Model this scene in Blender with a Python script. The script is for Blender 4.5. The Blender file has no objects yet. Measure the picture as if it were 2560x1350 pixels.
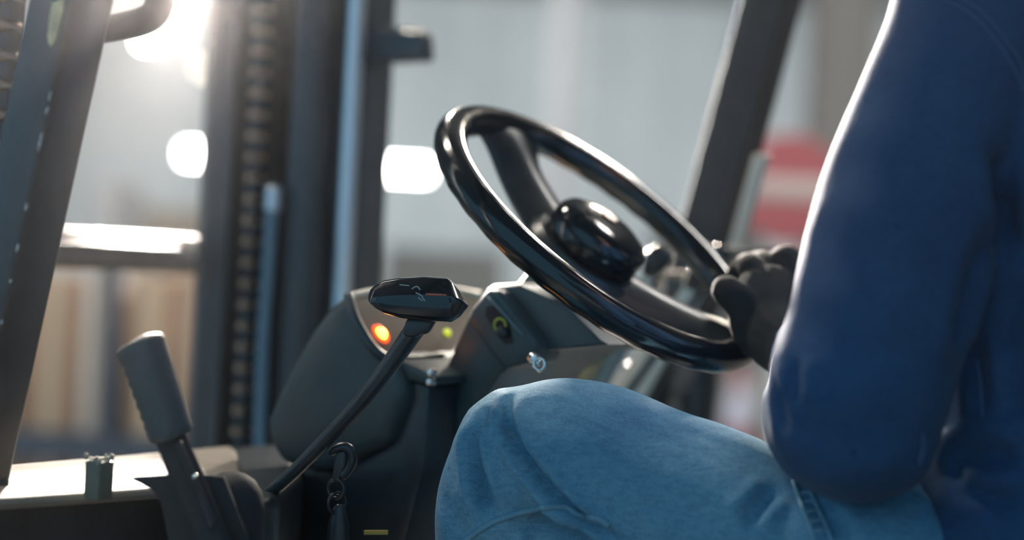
import bpy, bmesh, math, random
import numpy as np
from mathutils import Vector, Matrix
from mathutils.bvhtree import BVHTree

V = Vector
PI = math.pi
random.seed(7)
sc = bpy.context.scene
COL = sc.collection

# ------------------------------------------------------------------ camera
FPX = 4370.0                      # focal length in pixels of the 2560 x 1350 frame
EYE = V((0, 0, 1.55))
ROLL = math.radians(3.0)
FWD = V((0, 1, 0))
RGT = V((math.cos(ROLL), 0, math.sin(ROLL)))
UPV = V((-math.sin(ROLL), 0, math.cos(ROLL)))
cd = bpy.data.cameras.new('camera')
cam = bpy.data.objects.new('camera', cd)
COL.objects.link(cam)
m = Matrix.Identity(4)
for i in range(3):
    m[i][0], m[i][1], m[i][2], m[i][3] = RGT[i], UPV[i], -FWD[i], EYE[i]
cam.matrix_world = m
cd.sensor_fit = 'HORIZONTAL'
cd.sensor_width = 36
cd.lens = FPX / 2560 * 36
cd.clip_start = 0.05
cd.clip_end = 200
cd.dof.use_dof = True
cd.dof.focus_distance = 1.56
cd.dof.aperture_fstop = 1.75
sc.camera = cam

# ------------------------------------------------------------------ world, lights, exposure
world = bpy.data.worlds.new('world')
sc.world = world
world.use_nodes = True
wn = world.node_tree.nodes
wn['Background'].inputs[0].default_value = (0.32, 0.69, 0.98, 1)
wn['Background'].inputs[1].default_value = 0.88

def area(name, loc, target, size, power, col, sizey=None):
    l = bpy.data.lights.new(name, 'AREA')
    l.energy = power
    l.color = col
    l.size = size
    if sizey:
        l.shape = 'RECTANGLE'
        l.size_y = sizey
    o = bpy.data.objects.new(name, l)
    COL.objects.link(o)
    o.location = loc
    o.rotation_euler = (V(target) - V(loc)).to_track_quat('-Z', 'Y').to_euler()
    return o

def flood(loc, target, power, col, angle, rad):
    l = bpy.data.lights.new('hall_floodlight', 'SPOT')
    l.energy = power
    l.color = col
    l.spot_size = math.radians(angle)
    l.spot_blend = 0.5
    l.shadow_soft_size = rad
    o = bpy.data.objects.new('hall_floodlight', l)
    COL.objects.link(o)
    o.location = loc
    o.rotation_euler = (V(target) - V(loc)).to_track_quat('-Z', 'Y').to_euler()

flood((-1.75, 10.0, 3.50), (-0.05, 1.6, 1.7), 30000, (1.0, 0.885, 0.80), 25, 0.25)
flood((-1.5, 10.0, 6.3), (0.1, 1.6, 1.5), 9000, (1.0, 0.90, 0.78), 26, 0.35)
flood((2.6, 11.0, 5.6), (0.0, 1.6, 1.5), 3200, (1.0, 0.88, 0.74), 26, 0.35)
area('hall_fill', (-5, 24, 6.5), (-5, 30, 0), 3.0, 820, (0.93, 0.97, 1.0), 1.2)  # added lamp to brighten the back wall on the left
area('hall_fill', (5, 24, 6.5), (5, 30, 0), 3.0, 720, (0.93, 0.97, 1.0), 1.2)  # same on the right, added for the back wall
area('hall_fill', (-2.6, 4.6, 6.8), (-2.2, 6.6, 0), 2.0, 420, (1.0, 0.90, 0.78), 0.6)  # added lamp to brighten the cartons
area('hall_fill', (3.2, 5.6, 6.8), (2.4, 9.0, 0), 2.0, 500, (1.0, 0.95, 0.90), 0.6)  # added lamp to brighten the sign

sc.view_settings.view_transform = 'Standard'
sc.view_settings.look = 'None'
sc.view_settings.gamma = 1
sc.view_settings.exposure = 0.0
sc.view_settings.use_curve_mapping = False
sc.cycles.use_denoising = True
sc.cycles.sample_clamp_indirect = 6
sc.cycles.max_bounces = 5
sc.cycles.diffuse_bounces = 3
sc.cycles.glossy_bounces = 3
sc.cycles.volume_bounces = 0
sc.cycles.use_light_tree = False
sc.cycles.use_adaptive_sampling = True
sc.cycles.adaptive_threshold = 0.06
sc.cycles.caustics_reflective = False
sc.cycles.caustics_refractive = False

# ------------------------------------------------------------------ frames of reference
def P(px, py, z):
    return EYE + FWD * z + RGT * ((px - 1280) / FPX * z) + UPV * ((675 - py) / FPX * z)

A = math.radians(34)
F = V((-math.cos(A), math.sin(A), 0))     # truck forward
R = V((math.sin(A), math.cos(A), 0))      # truck right
U = V((0, 0, 1))
N0 = P(82, 500, 1.45)
N0.z = 0                                  # foot of the near front pillar: u = v = 0

def T(u, v, z):
    p = N0 + F * u + R * v
    p.z = z
    return p

def _ray(px, py):
    return P(px, py, 1.0) - EYE

def PV(px, py, v):
    d = _ray(px, py)
    t = (v - (EYE - N0).dot(R)) / d.dot(R)
    return EYE + d * t

def PU(px, py, u):
    d = _ray(px, py)
    t = (u - (EYE - N0).dot(F)) / d.dot(F)
    return EYE + d * t

def PZ(px, py, z):
    d = _ray(px, py)
    return EYE + d * ((z - EYE.z) / d.z)

def PP(px, py, o, n):
    d = _ray(px, py)
    return EYE + d * ((o - EYE).dot(n) / d.dot(n))

# ------------------------------------------------------------------ materials
MATS = {}

def mat(name, col, rough=0.5, metal=0.0, var=0.0, vscale=20.0, bump=0.0, bscale=60.0, emit=None, estr=0.0,
        coat=0.0, sheen=0.0, col2=None, scratch=0.0):
    if name in MATS:
        return MATS[name]
    mt = bpy.data.materials.new(name)
    mt.use_nodes = True
    nt = mt.node_tree
    b = nt.nodes['Principled BSDF']
    b.inputs['Base Color'].default_value = (*col, 1)
    b.inputs['Roughness'].default_value = rough
    b.inputs['Metallic'].default_value = metal
    b.inputs['Coat Weight'].default_value = coat
    b.inputs['Sheen Weight'].default_value = sheen
    tc = nt.nodes.new('ShaderNodeTexCoord')
    if var or col2:
        no = nt.nodes.new('ShaderNodeTexNoise')
        no.inputs['Scale'].default_value = vscale
        no.inputs['Detail'].default_value = 6
        no.inputs['Roughness'].default_value = 0.65
        nt.links.new(tc.outputs['Object'], no.inputs['Vector'])
        rp = nt.nodes.new('ShaderNodeValToRGB')
        c2 = col2 or tuple(min(1, c * (1 + var)) for c in col)
        c1 = col if col2 else tuple(c * (1 - var) for c in col)
        rp.color_ramp.elements[0].position = 0.32
        rp.color_ramp.elements[1].position = 0.68
        rp.color_ramp.elements[0].color = (*c1, 1)
        rp.color_ramp.elements[1].color = (*c2, 1)
        nt.links.new(no.outputs['Fac'], rp.inputs['Fac'])
        nt.links.new(rp.outputs['Color'], b.inputs['Base Color'])
        mr = nt.nodes.new('ShaderNodeMapRange')
        mr.inputs['To Min'].default_value = max(0.03, rough - 0.08)
        mr.inputs['To Max'].default_value = min(1, rough + 0.08)
        nt.links.new(no.outputs['Fac'], mr.inputs['Value'])
        nt.links.new(mr.outputs['Result'], b.inputs['Roughness'])
    if bump:
        n2 = nt.nodes.new('ShaderNodeTexNoise')
        n2.inputs['Scale'].default_value = bscale
        n2.inputs['Detail'].default_value = 4
        nt.links.new(tc.outputs['Object'], n2.inputs['Vector'])
        bp = nt.nodes.new('ShaderNodeBump')
        bp.inputs['Strength'].default_value = bump
        bp.inputs['Distance'].default_value = 0.002
        nt.links.new(n2.outputs['Fac'], bp.inputs['Height'])
        nt.links.new(bp.outputs['Normal'], b.inputs['Normal'])
    if emit:
        b.inputs['Emission Color'].default_value = (*emit, 1)
        b.inputs['Emission Strength'].default_value = estr
    MATS[name] = mt
    return mt

def denim(name, base, pale, dark, bumps=0.35):
    """woven cotton: coarse fading, slubs along the weft and a fine twill relief"""
    mt = bpy.data.materials.new(name)
    mt.use_nodes = True
    nt = mt.node_tree
    L = nt.links.new
    b = nt.nodes['Principled BSDF']
    b.inputs['Roughness'].default_value = 0.85
    b.inputs['Specular IOR Level'].default_value = 0.25
    b.inputs['Sheen Weight'].default_value = 0.08
    b.inputs['Sheen Roughness'].default_value = 0.5
    tc = nt.nodes.new('ShaderNodeTexCoord')
    def noise(scale, det, st=(1, 1, 1)):
        mp = nt.nodes.new('ShaderNodeMapping')
        mp.inputs['Scale'].default_value = st
        L(tc.outputs['Object'], mp.inputs['Vector'])
        n = nt.nodes.new('ShaderNodeTexNoise')
        n.inputs['Scale'].default_value = scale
        n.inputs['Detail'].default_value = det
        n.inputs['Roughness'].default_value = 0.6
        L(mp.outputs['Vector'], n.inputs['Vector'])
        return n.outputs['Fac']
    def ramp(f, p0, c0, p1, c1):
        r = nt.nodes.new('ShaderNodeValToRGB')
        r.color_ramp.elements[0].position = p0
        r.color_ramp.elements[1].position = p1
        r.color_ramp.elements[0].color = (*c0, 1)
        r.color_ramp.elements[1].color = (*c1, 1)
        L(f, r.inputs['Fac'])
        return r.outputs['Color']
    def mix(fac, a, bb, mode='MIX'):
        mx = nt.nodes.new('ShaderNodeMix')
        mx.data_type = 'RGBA'
        mx.blend_type = mode
        if isinstance(fac, float):
            mx.inputs[0].default_value = fac
        else:
            L(fac, mx.inputs[0])
        L(a, mx.inputs[6])
        L(bb, mx.inputs[7])
        return mx.outputs[2]
    fade = ramp(noise(9, 4), 0.35, base, 0.70, pale)
    slub = ramp(noise(110, 3, (1, 1, 2.6)), 0.38, dark, 0.56, (1, 1, 1))
    c = mix(0.55, fade, slub, 'MULTIPLY')
    grain = ramp(noise(620, 2, (1, 1, 1.8)), 0.35, (0.62, 0.62, 0.62), 0.65, (1.25, 1.25, 1.25))
    c = mix(0.6, c, grain, 'MULTIPLY')
    spot = ramp(noise(46, 2), 0.735, (0, 0, 0), 0.775, (1, 1, 1))
    sp = nt.nodes.new('ShaderNodeRGB')
    sp.outputs[0].default_value = (base[0] * 0.45, base[1] * 0.5, base[2] * 0.6, 1)
    c = mix(spot, c, sp.outputs[0])
    L(c, b.inputs['Base Color'])
    bp = nt.nodes.new('ShaderNodeBump')
    bp.inputs['Strength'].default_value = bumps
    bp.inputs['Distance'].default_value = 0.002
    L(noise(300, 4, (1, 1, 1.7)), bp.inputs['Height'])
    L(bp.outputs['Normal'], b.inputs['Normal'])
    MATS[name] = mt
    return mt

BLACK = mat('black_paint', (0.016, 0.024, 0.030), 0.38, var=0.35, vscale=30, bump=0.10, bscale=180)
PILLAR = mat('pillar_paint', (0.020, 0.030, 0.036), 0.33, var=0.3, vscale=22, bump=0.12, bscale=160)
GLOSS = mat('glossy_black_plastic', (0.007, 0.012, 0.016), 0.13, var=0.2, vscale=60, bump=0.02, bscale=220)
SPOKE = mat('spoke_plastic', (0.022, 0.032, 0.036), 0.33, var=0.2, vscale=40, bump=0.10, bscale=300)
DASH = mat('dash_plastic', (0.034, 0.052, 0.057), 0.42, var=0.15, vscale=18, bump=0.12, bscale=400)
COLUMN = mat('column_plastic', (0.028, 0.054, 0.062), 0.40, var=0.15, vscale=25, bump=0.10, bscale=350)
COWL = mat('cowl_paint', (0.155, 0.128, 0.100), 0.75, col2=(0.20, 0.170, 0.135), vscale=26, bump=0.18, bscale=90)
STEEL = mat('bright_steel', (0.62, 0.63, 0.62), 0.22, 1.0, bump=0.05, bscale=200)
MAST = mat('mast_steel', (0.030, 0.046, 0.058), 0.45, col2=(0.065, 0.075, 0.085), vscale=6, bump=0.2, bscale=30)
GREASE = mat('greased_steel', (0.028, 0.034, 0.040), 0.35, 0.5, var=0.2)
CHROME = mat('chrome_rod', (0.55, 0.62, 0.68), 0.28, 0.7)
GLINT = mat('glint_roller', (0.52, 0.36, 0.26), 0.38, 0.25)  # tan colour carries the warm glints along the chain
PANEL = mat('panel_tan', (0.33, 0.225, 0.16), 0.6, var=0.12, vscale=12)  # tan carries the warm light reflected by the panel face
CREAM = mat('cream_paint', (0.62, 0.55, 0.45), 0.4, var=0.06)
RUBBER = mat('black_rubber', (0.012, 0.016, 0.019), 0.7, var=0.2, bump=0.2, bscale=300)
GRIP = mat('grip_rubber', (0.038, 0.055, 0.063), 0.45, var=0.12, vscale=50, bump=0.2, bscale=500)
KNIT = mat('glove_knit', (0.009, 0.012, 0.014), 0.95, var=0.3, vscale=300, bump=0.9, bscale=900)
SKIN = mat('skin', (0.42, 0.25, 0.18), 0.55, var=0.08, vscale=30, bump=0.1, bscale=200)
HAIR = mat('hair', (0.03, 0.02, 0.014), 0.55, var=0.3, vscale=80, bump=0.6, bscale=120)
JACKET = denim('jacket_denim', (0.015, 0.056, 0.135), (0.022, 0.075, 0.165), (0.72, 0.74, 0.80), 0.2)
JEANS = denim('jeans_denim', (0.074, 0.212, 0.338), (0.150, 0.315, 0.425), (0.60, 0.68, 0.74))
THREAD = mat('seam_thread', (0.13, 0.27, 0.37), 0.8)
DTHREAD = mat('dark_thread', (0.035, 0.09, 0.19), 0.85)
BELT = mat('belt_leather', (0.05, 0.03, 0.02), 0.5)

# ------------------------------------------------------------------ mesh helpers
BASE = {}

def thing(name, label, cat, loc, group=None):
    o = bpy.data.objects.new(name, None)
    o.empty_display_size = 0.05
    COL.objects.link(o)
    o.location = loc
    o['label'] = label
    o['category'] = cat
    if group:
        o['group'] = group
    BASE[o] = V(loc)
    return o

def mk(name, vf, mtl, parent=None, bevel=0.0, seg=2, angle=38, label=None, sub=0):
    """link one mesh object built from world-space (verts, faces)"""
    verts, faces = vf
    base = BASE[parent] if parent else V((0, 0, 0))
    me = bpy.data.meshes.new(name)
    me.from_pydata([tuple(V(v) - base) for v in verts], [], faces)
    bm = bmesh.new()
    bm.from_mesh(me)
    bmesh.ops.remove_doubles(bm, verts=bm.verts, dist=1e-6)
    bmesh.ops.recalc_face_normals(bm, faces=bm.faces)
    if bevel:
        ed = [e for e in bm.edges if len(e.link_faces) == 2 and e.calc_face_angle(0) > math.radians(25)]
        bmesh.ops.bevel(bm, geom=ed, offset=bevel, segments=seg, affect='EDGES', profile=0.5, clamp_overlap=True)
    for f in bm.faces:
        f.smooth = True
    bm.to_mesh(me)
    bm.free()
    me.set_sharp_from_angle(angle=math.radians(angle))
    me.materials.append(mtl)
    o = bpy.data.objects.new(name, me)
    COL.objects.link(o)
    if parent:
        o.parent = parent
    BASE[o] = base
    if label:
        o['label'] = label
    if sub:
        md = o.modifiers.new('subdivision', 'SUBSURF')
        md.levels = md.render_levels = sub
    return o

def join(*vfs):
    vs, fs = [], []
    for v, f in vfs:
        k = len(vs)
        vs += list(v)
        fs += [tuple(i + k for i in x) for x in f]
    return vs, fs

def box(c, ax, ay, az):
    """c centre, ax/ay/az half-extent vectors"""
    vs = [c + ax * i + ay * j + az * k for i in (-1, 1) for j in (-1, 1) for k in (-1, 1)]
    fs = [(0, 1, 3, 2), (4, 6, 7, 5), (0, 4, 5, 1), (2, 3, 7, 6), (0, 2, 6, 4), (1, 5, 7, 3)]
    return vs, fs

def beam(p, q, side, up, a, b):
    """box from p to q; half sizes a along side, b along up"""
    vs = []
    for c in (p, q):
        for i, j in ((-1, -1), (1, -1), (1, 1), (-1, 1)):
            vs.append(c + side * (a * i) + up * (b * j))
    fs = [(0, 3, 2, 1), (4, 5, 6, 7)] + [(i, (i + 1) % 4, 4 + (i + 1) % 4, 4 + i) for i in range(4)]
    return vs, fs

def prism(pts, ext):
    n = len(pts)
    vs = [V(p) for p in pts] + [V(p) + ext for p in pts]
    fs = [tuple(range(n)), tuple(range(2 * n - 1, n - 1, -1))]
    fs += [(i, n + i, n + (i + 1) % n, (i + 1) % n) for i in range(n)]
    return vs, fs

def rings(rs, caps=True, closed=False):
    n = len(rs[0])
    vs = [p for r in rs for p in r]
    fs = []
    m_ = len(rs)
    for i in range(m_ if closed else m_ - 1):
        a, b = i * n, ((i + 1) % m_) * n
        for j in range(n):
            k = (j + 1) % n
            fs.append((a + j, a + k, b + k, b + j))
    if caps and not closed:
        fs.append(tuple(range(n - 1, -1, -1)))
        fs.append(tuple(range((m_ - 1) * n, m_ * n)))
    return vs, fs

def cr(pts, k=6):
    """Catmull-Rom through a list of tuples/Vectors (any dimension)"""
    a = [np.array(p, float) for p in pts]
    a = [2 * a[0] - a[1]] + a + [2 * a[-1] - a[-2]]
    out = []
    for i in range(1, len(a) - 2):
        p0, p1, p2, p3 = a[i - 1:i + 3]
        for s in range(k):
            t = s / k
            out.append(0.5 * (2 * p1 + (p2 - p0) * t + (2 * p0 - 5 * p1 + 4 * p2 - p3) * t * t + (3 * p1 - p0 - 3 * p2 + p3) * t ** 3))
    out.append(a[-2])
    return out

def tube(path, rad, n=14, k=6, flat=1.0, updir=None, round_ends=True):
    """path: world Vectors, rad: number or list; flat scales the second axis"""
    if not isinstance(rad, (list, tuple)):
        rad = [rad] * len(path)
    pr = cr([(*p, r) for p, r in zip(path, rad)], k) if k > 1 else [np.array((*p, r)) for p, r in zip(path, rad)]
    pts = [V(p[:3]) for p in pr]
    rr = [max(1e-4, p[3]) for p in pr]
    up = V(updir) if updir else (V((0, 0, 1)) if abs((pts[-1] - pts[0]).normalized().z) < 0.9 else V((0, 1, 0)))
    rs = []
    for i, p in enumerate(pts):
        t = (pts[min(i + 1, len(pts) - 1)] - pts[max(i - 1, 0)]).normalized()
        s = t.cross(up)
        if s.length < 1e-5:
            s = t.orthogonal()
        s.normalize()
        w = s.cross(t)
        if updir is None:
            up = w
        def ring(c, r):
            return [c + (s * math.cos(2 * PI * j / n) + w * (flat * math.sin(2 * PI * j / n))) * r for j in range(n)]
        if round_ends and i == 0:
            for d, f in ((0.95, 0.3), (0.75, 0.66), (0.4, 0.92)):
                rs.append(ring(p - t * rr[i] * d * 0.9, rr[i] * f))
        rs.append(ring(p, rr[i]))
        if round_ends and i == len(pts) - 1:
            for d, f in ((0.4, 0.92), (0.75, 0.66), (0.95, 0.3)):
                rs.append(ring(p + t * rr[i] * d * 0.9, rr[i] * f))
    return rings(rs)

def lathe(c, axis, prof, n=32):
    """prof: (radius, height along axis)"""
    axis = axis.normalized()
    a = axis.orthogonal().normalized()
    b = axis.cross(a)
    return rings([[c + axis * h + (a * math.cos(2 * PI * j / n) + b * math.sin(2 * PI * j / n)) * max(r, 1e-5) for j in range(n)] for r, h in prof])

def torus(c, axis, r, rt, n=40, k=14):
    axis = axis.normalized()
    a = axis.orthogonal().normalized()
    b = axis.cross(a)
    rs = []
    for i in range(n):
        d = a * math.cos(2 * PI * i / n) + b * math.sin(2 * PI * i / n)
        rs.append([c + d * (r + rt * math.cos(2 * PI * j / k)) + axis * (rt * math.sin(2 * PI * j / k)) for j in range(k)])
    return rings(rs, closed=True)

def ellipsoid(c, ax, ay, az, n=20, mm=12):
    rs = []
    for i in range(mm + 1):
        t = PI * (i + 0.02) / (mm + 0.04)
        rs.append([c + az * math.cos(t) + (ax * math.cos(2 * PI * j / n) + ay * math.sin(2 * PI * j / n)) * math.sin(t) for j in range(n)])
    return rings(rs)

def union(vfs, voxel, smooth=4, sf=0.5):
    """one continuous surface around overlapping closed shells -> numpy verts, faces, normals"""
    vs, fs = join(*vfs)
    me = bpy.data.meshes.new('u')
    me.from_pydata([tuple(v) for v in vs], [], fs)
    bm = bmesh.new()
    bm.from_mesh(me)
    bmesh.ops.recalc_face_normals(bm, faces=bm.faces)
    bm.to_mesh(me)
    bm.free()
    o = bpy.data.objects.new('u', me)
    COL.objects.link(o)
    md = o.modifiers.new('r', 'REMESH')
    md.mode = 'VOXEL'
    md.voxel_size = voxel
    if smooth:
        ms = o.modifiers.new('s', 'SMOOTH')
        ms.iterations = smooth
        ms.factor = sf
    dg = bpy.context.evaluated_depsgraph_get()
    e = o.evaluated_get(dg).to_mesh()
    nv = len(e.vertices)
    co = np.empty(nv * 3)
    e.vertices.foreach_get('co', co)
    no = np.empty(nv * 3)
    e.vertices.foreach_get('normal', no)
    faces = [tuple(p.vertices) for p in e.polygons]
    o.evaluated_get(dg).to_mesh_clear()
    bpy.data.objects.remove(o)
    bpy.data.meshes.remove(me)
    return co.reshape(-1, 3), faces, no.reshape(-1, 3)

def hit(bvh, px, py):
    d = _ray(px, py).normalized()
    loc, nor, idx, dist = bvh.ray_cast(EYE, d)
    return loc, nor

def on_surface(bvh, pix, off=0.0):
    out = []
    for x, y in pix:
        l, n = hit(bvh, x, y)
        if l is not None:
            out.append(l + n * off)
    return out

def dist_to_path(co, path):
    """distance of every vertex to a polyline"""
    best = np.full(len(co), 9.0)
    prm = np.zeros(len(co))
    a = np.array([tuple(p) for p in path])
    for i in range(len(a) - 1):
        d = a[i + 1] - a[i]
        L2 = max(1e-12, d @ d)
        t = np.clip(((co - a[i]) @ d) / L2, 0, 1)
        q = np.linalg.norm(co - (a[i] + t[:, None] * d), axis=1)
        b = q < best
        best[b] = q[b]
        prm[b] = (i + t[b]) / (len(a) - 1)
    return best, prm

def fold(co, no, path, amp, w, lip=0.6):
    """crease with raised lips following a path that lies on the surface; fades out at both ends"""
    d, t = dist_to_path(co, path)
    fade = np.clip(np.minimum(t, 1 - t) * 5, 0, 1) * 0.85 + 0.15
    g = -amp * np.exp(-(d / w) ** 2) + lip * amp * np.exp(-((d - 2.0 * w) / w) ** 2)
    return co + no * (g * fade)[:, None]

def waves(co, amp, freq, seed, stretch=(1, 1, 1)):
    rs = np.random.RandomState(seed)
    out = np.zeros(len(co))
    for i in range(7):
        k = rs.normal(size=3) * np.array(stretch) * freq * (0.6 + 0.25 * i)
        out += np.sin(co @ k + rs.uniform(0, 6.28)) / (1 + 0.35 * i)
    return amp * out / 3

# ================================================================== THE SETTING
def tag_struct(o):
    o['kind'] = 'structure'
    return o

FLOOR = mat('concrete', (0.23, 0.225, 0.21), 0.55, var=0.15, vscale=1.5, bump=0.2, bscale=12)
WALLM = mat('wall_sheet', (0.50, 0.545, 0.55), 0.7, var=0.10, vscale=0.35)
WALLW = mat('side_sheet', (0.40, 0.41, 0.41), 0.7, var=0.08, vscale=0.5)
CEIL = mat('roof_sheet', (0.45, 0.46, 0.47), 0.7, var=0.05, vscale=1)
tag_struct(mk('floor', box(V((0, 14, -0.05)), V((13, 0, 0)), V((0, 22, 0)), V((0, 0, 0.05))), FLOOR))
bw = tag_struct(mk('wall_back', box(V((0, 36.1, 3.6)), V((13, 0, 0)), V((0, 0.1, 0)), V((0, 0, 3.6))), WALLM))
for i in range(-10, 11):
    mk('wall_panel', box(V((i * 1.2, 35.97, 3.6)), V((0.56, 0, 0)), V((0, 0.03, 0)), V((0, 0, 3.55))), WALLM, bw)
tag_struct(mk('wall_left', box(V((-13.1, 22, 3.6)), V((0.1, 0, 0)), V((0, 14, 0)), V((0, 0, 3.6))), WALLW))
tag_struct(mk('wall_right', box(V((13.1, 14, 3.6)), V((0.1, 0, 0)), V((0, 22, 0)), V((0, 0, 3.6))), WALLW))
# left and rear openings admit sky fill; unseen wall added to darken the right
tag_struct(mk('shading_wall', box(V((7.5, -8.1, 3.6)), V((5.5, 0, 0)), V((0, 0.1, 0)), V((0, 0, 3.6))), WALLW))
tag_struct(mk('ceiling', box(V((0, 16.5, 7.3)), V((13, 0, 0)), V((0, 19.5, 0)), V((0, 0, 0.1))), CEIL))

# ================================================================== FORKLIFT
fork = thing('forklift', 'dark forklift cab around the driver with raked front pillars, dashboard and pale cowl', 'forklift', T(-0.2, 0.55, 0.0))
rake = (U - F * 0.24).normalized()

MATTE = mat('matte_black_paint', (0.016, 0.025, 0.031), 0.7, var=0.3, vscale=22)
def pillar(v, name, dz0=-0.65, dz1=0.76, h=0.026, hw=0.023, mtl=PILLAR):
    c = T(0, v, EYE.z + (675 - 500) / FPX * 1.45)
    p, q = c + rake * dz0, c + rake * dz1
    fdir = (F + U * 0.24).normalized()
    return mk(name, beam(p, q, fdir, R, h, hw), mtl, fork, bevel=0.005, seg=3)

pl = pillar(0.0, 'front_pillar')
pr_ = pillar(1.2, 'front_pillar', -0.9, 0.76, 0.033, 0.030, MATTE)
# grab handle on the near pillar
gh = [P(x, y, z) for x, y, z in ((225, 80, 1.452), (300, 66, 1.452), (350, 54, 1.45), (384, 36, 1.448), (400, 0, 1.446), (412, -60, 1.444), (430, -160, 1.44), (437, -190, 1.44), (425, -225, 1.442), (390, -240, 1.446), (330, -232, 1.452))]
mk('grab_handle', tube(gh, 0.0115, n=16, k=5), BLACK, pl)
SMEAR = mat('old_yellow_paint', (0.55, 0.44, 0.24), 0.6, var=0.3, vscale=60)
CHIP = mat('bare_metal_chip', (0.42, 0.42, 0.40), 0.5, 0.4, var=0.4, vscale=200)

def side_patch(name, pix, mtl, parent, v, th=0.0012):
    pts = [PV(x, y, v) for x, y in pix]
    return mk(name, prism(pts, -R * th), mtl, parent)

side_patch('paint_smear', [(133, 6), (150, 0), (162, -8), (158, 30), (148, 72), (140, 104), (131, 116), (123, 108), (121, 88), (126, 45)], SMEAR, pl, -0.0231)
rsd = random.Random(3)
cc = T(0, 0, EYE.z + (675 - 500) / FPX * 1.45)
for t, L_ in ((0.070, 0.006), (0.058, 0.004), (0.032, 0.009), (-0.022, 0.004), (-0.057, 0.004), (-0.085, 0.002), (-0.12, 0.003), (-0.19, 0.002)):
    e = cc + rake * t - R * 0.0222 - (F + U * 0.24).normalized() * 0.0252
    pts = []
    for j in range(7):
        a = 2 * PI * j / 7
        pts.append(e + rake * (math.cos(a) * L_ * rsd.uniform(0.6, 1)) + F * (math.sin(a) * 0.0011 * rsd.uniform(0.5, 1.2)))
    mk('paint_chip', prism([p - R * 0.0014 for p in pts], R * 0.0014), CHIP, pl)

# far pillar: pale strip down its rear side; chrome bar stands in for the edge highlight
mk('pale_strip', beam(PV(1906, 385, 1.16), PV(1838, 625, 1.16), F, R, 0.011, 0.006), CREAM, pr_, bevel=0.003)
mk('pillar_highlight', beam(T(0.038 - 0.24 * 0.25, 1.19, 1.858), T(0.038 - 0.24 * 0.60, 1.19, 2.208), R, F, 0.010, 0.006), CHROME, pr_, bevel=0.002)

# pale cowl in front of the pillar
ZC = EYE.z - 0.205
cow_pts = [PZ(x, y, ZC) for x, y in ((-260, 1180), (20, 1160), (300, 1138), (575, 1113), (592, 1124), (606, 1190), (560, 1210), (380, 1222), (200, 1234), (-260, 1262))]
mk('cowl', prism(cow_pts, V((0, 0, -0.010))), COWL, fork, bevel=0.006, seg=3)
# black paint carries the shade on the cowl's end and front
cb = [PZ(x, y, ZC - 0.012) for x, y in ((585, 1116), (705, 1108), (760, 1180), (700, 1240), (560, 1260), (500, 1230))]
mk('cowl_end', prism(cb, V((0, 0, -0.12))), BLACK, fork, bevel=0.012, seg=3)
lip = [PZ(x, y, ZC - 0.012) for x, y in ((-260, 1264), (0, 1247), (200, 1237), (385, 1224), (560, 1212), (640, 1200))]
wall_pts = [p + V((0, 0, 0)) for p in lip]
back_pts = [p + F * 0.02 + R * 0.05 for p in reversed(lip)]
mk('cowl_front', prism(wall_pts + back_pts, V((0, 0, -0.45))), BLACK, fork, bevel=0.006)  # shade of the near side is put into the black
mk('cowl_bead', tube([PZ(x, y, ZC - 0.035) for x, y in ((-100, 1302), (100, 1293), (250, 1285), (385, 1274))], 0.0035, n=10, k=4), BLACK, fork)
# square stub with frayed top on the cowl
st = PZ(222, 1244, ZC)
stub = mk('mounting_stub', beam(st + R * 0.010 - U * 0.002, st + R * 0.010 + U * 0.030, F, R, 0.0090, 0.0085), mat('stub_plastic', (0.085, 0.095, 0.075), 0.6, var=0.2), fork, bevel=0.002)
foam = []
for i in range(26):
    c = st + R * (0.012 + rsd.uniform(-0.008, 0.008) - 0.002) + F * rsd.uniform(-0.009, 0.009) + U * (0.030 + rsd.uniform(-0.001, 0.004))
    foam.append(ellipsoid(c, F * rsd.uniform(0.001, 0.003), R * rsd.uniform(0.001, 0.003), U * rsd.uniform(0.001, 0.003), 6, 4))
mk('foam_crust', join(*foam), mat('torn_foam', (0.32, 0.30, 0.24), 0.9, var=0.4, vscale=200), stub)['kind'] = 'stuff'
# bolt head at the frame's left margin
mk('bolt', lathe(PZ(2, 1212, ZC) + U * 0.0, U, [(0.0, 0.008), (0.005, 0.008), (0.0065, 0.004), (0.0065, -0.002)], 12), BLACK, fork)

# instrument pod -----------------------------------------------------------
VP = 0.40
prof = [(662, 1050), (690, 985), (725, 915), (772, 830), (812, 775), (845, 746), (876, 737), (893, 770), (915, 822), (945, 868), (985, 905), (1010, 985), (960, 1110), (800, 1180), (700, 1160), (668, 1105)]
pp = [PV(x, y, VP) for x, y in prof]
pod = mk('instrument_pod', prism(pp, R * 0.215), DASH, fork, bevel=0.014, seg=4, angle=50)
fa, fb, fd = pp[6], pp[9], None
face_n = (fb - fa).cross(R).normalized()
if face_n.dot(EYE - fa) < 0:
    face_n = -face_n
def FP(x, y, off=0.0):
    return PP(x, y, fa + face_n * off, face_n)
pan = [(880, 748), (930, 734), (1010, 728), (1105, 728), (1205, 735), (1190, 770), (1160, 830), (1130, 886), (1040, 889), (985, 889), (955, 880), (925, 850), (895, 800)]
pts = [FP(x, y, 0.003) for x, y in pan]
panel = mk('panel_face', prism(pts, -face_n * 0.006), PANEL, pod)
mk('panel_bezel', tube([FP(x, y, 0.003) for x, y in ((872, 742), (888, 798), (918, 852), (950, 888), (985, 898), (1045, 898), (1100, 890))], 0.0055, n=10, k=4), DASH, pod)
mk('panel_lip', tube([FP(x, y, 0.002) for x, y in ((880, 742), (930, 731), (1010, 723), (1100, 722), (1195, 738))], 0.005, n=10, k=4), CREAM, pod)
lampn = face_n
wl = FP(953, 834, 0.004)
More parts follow.
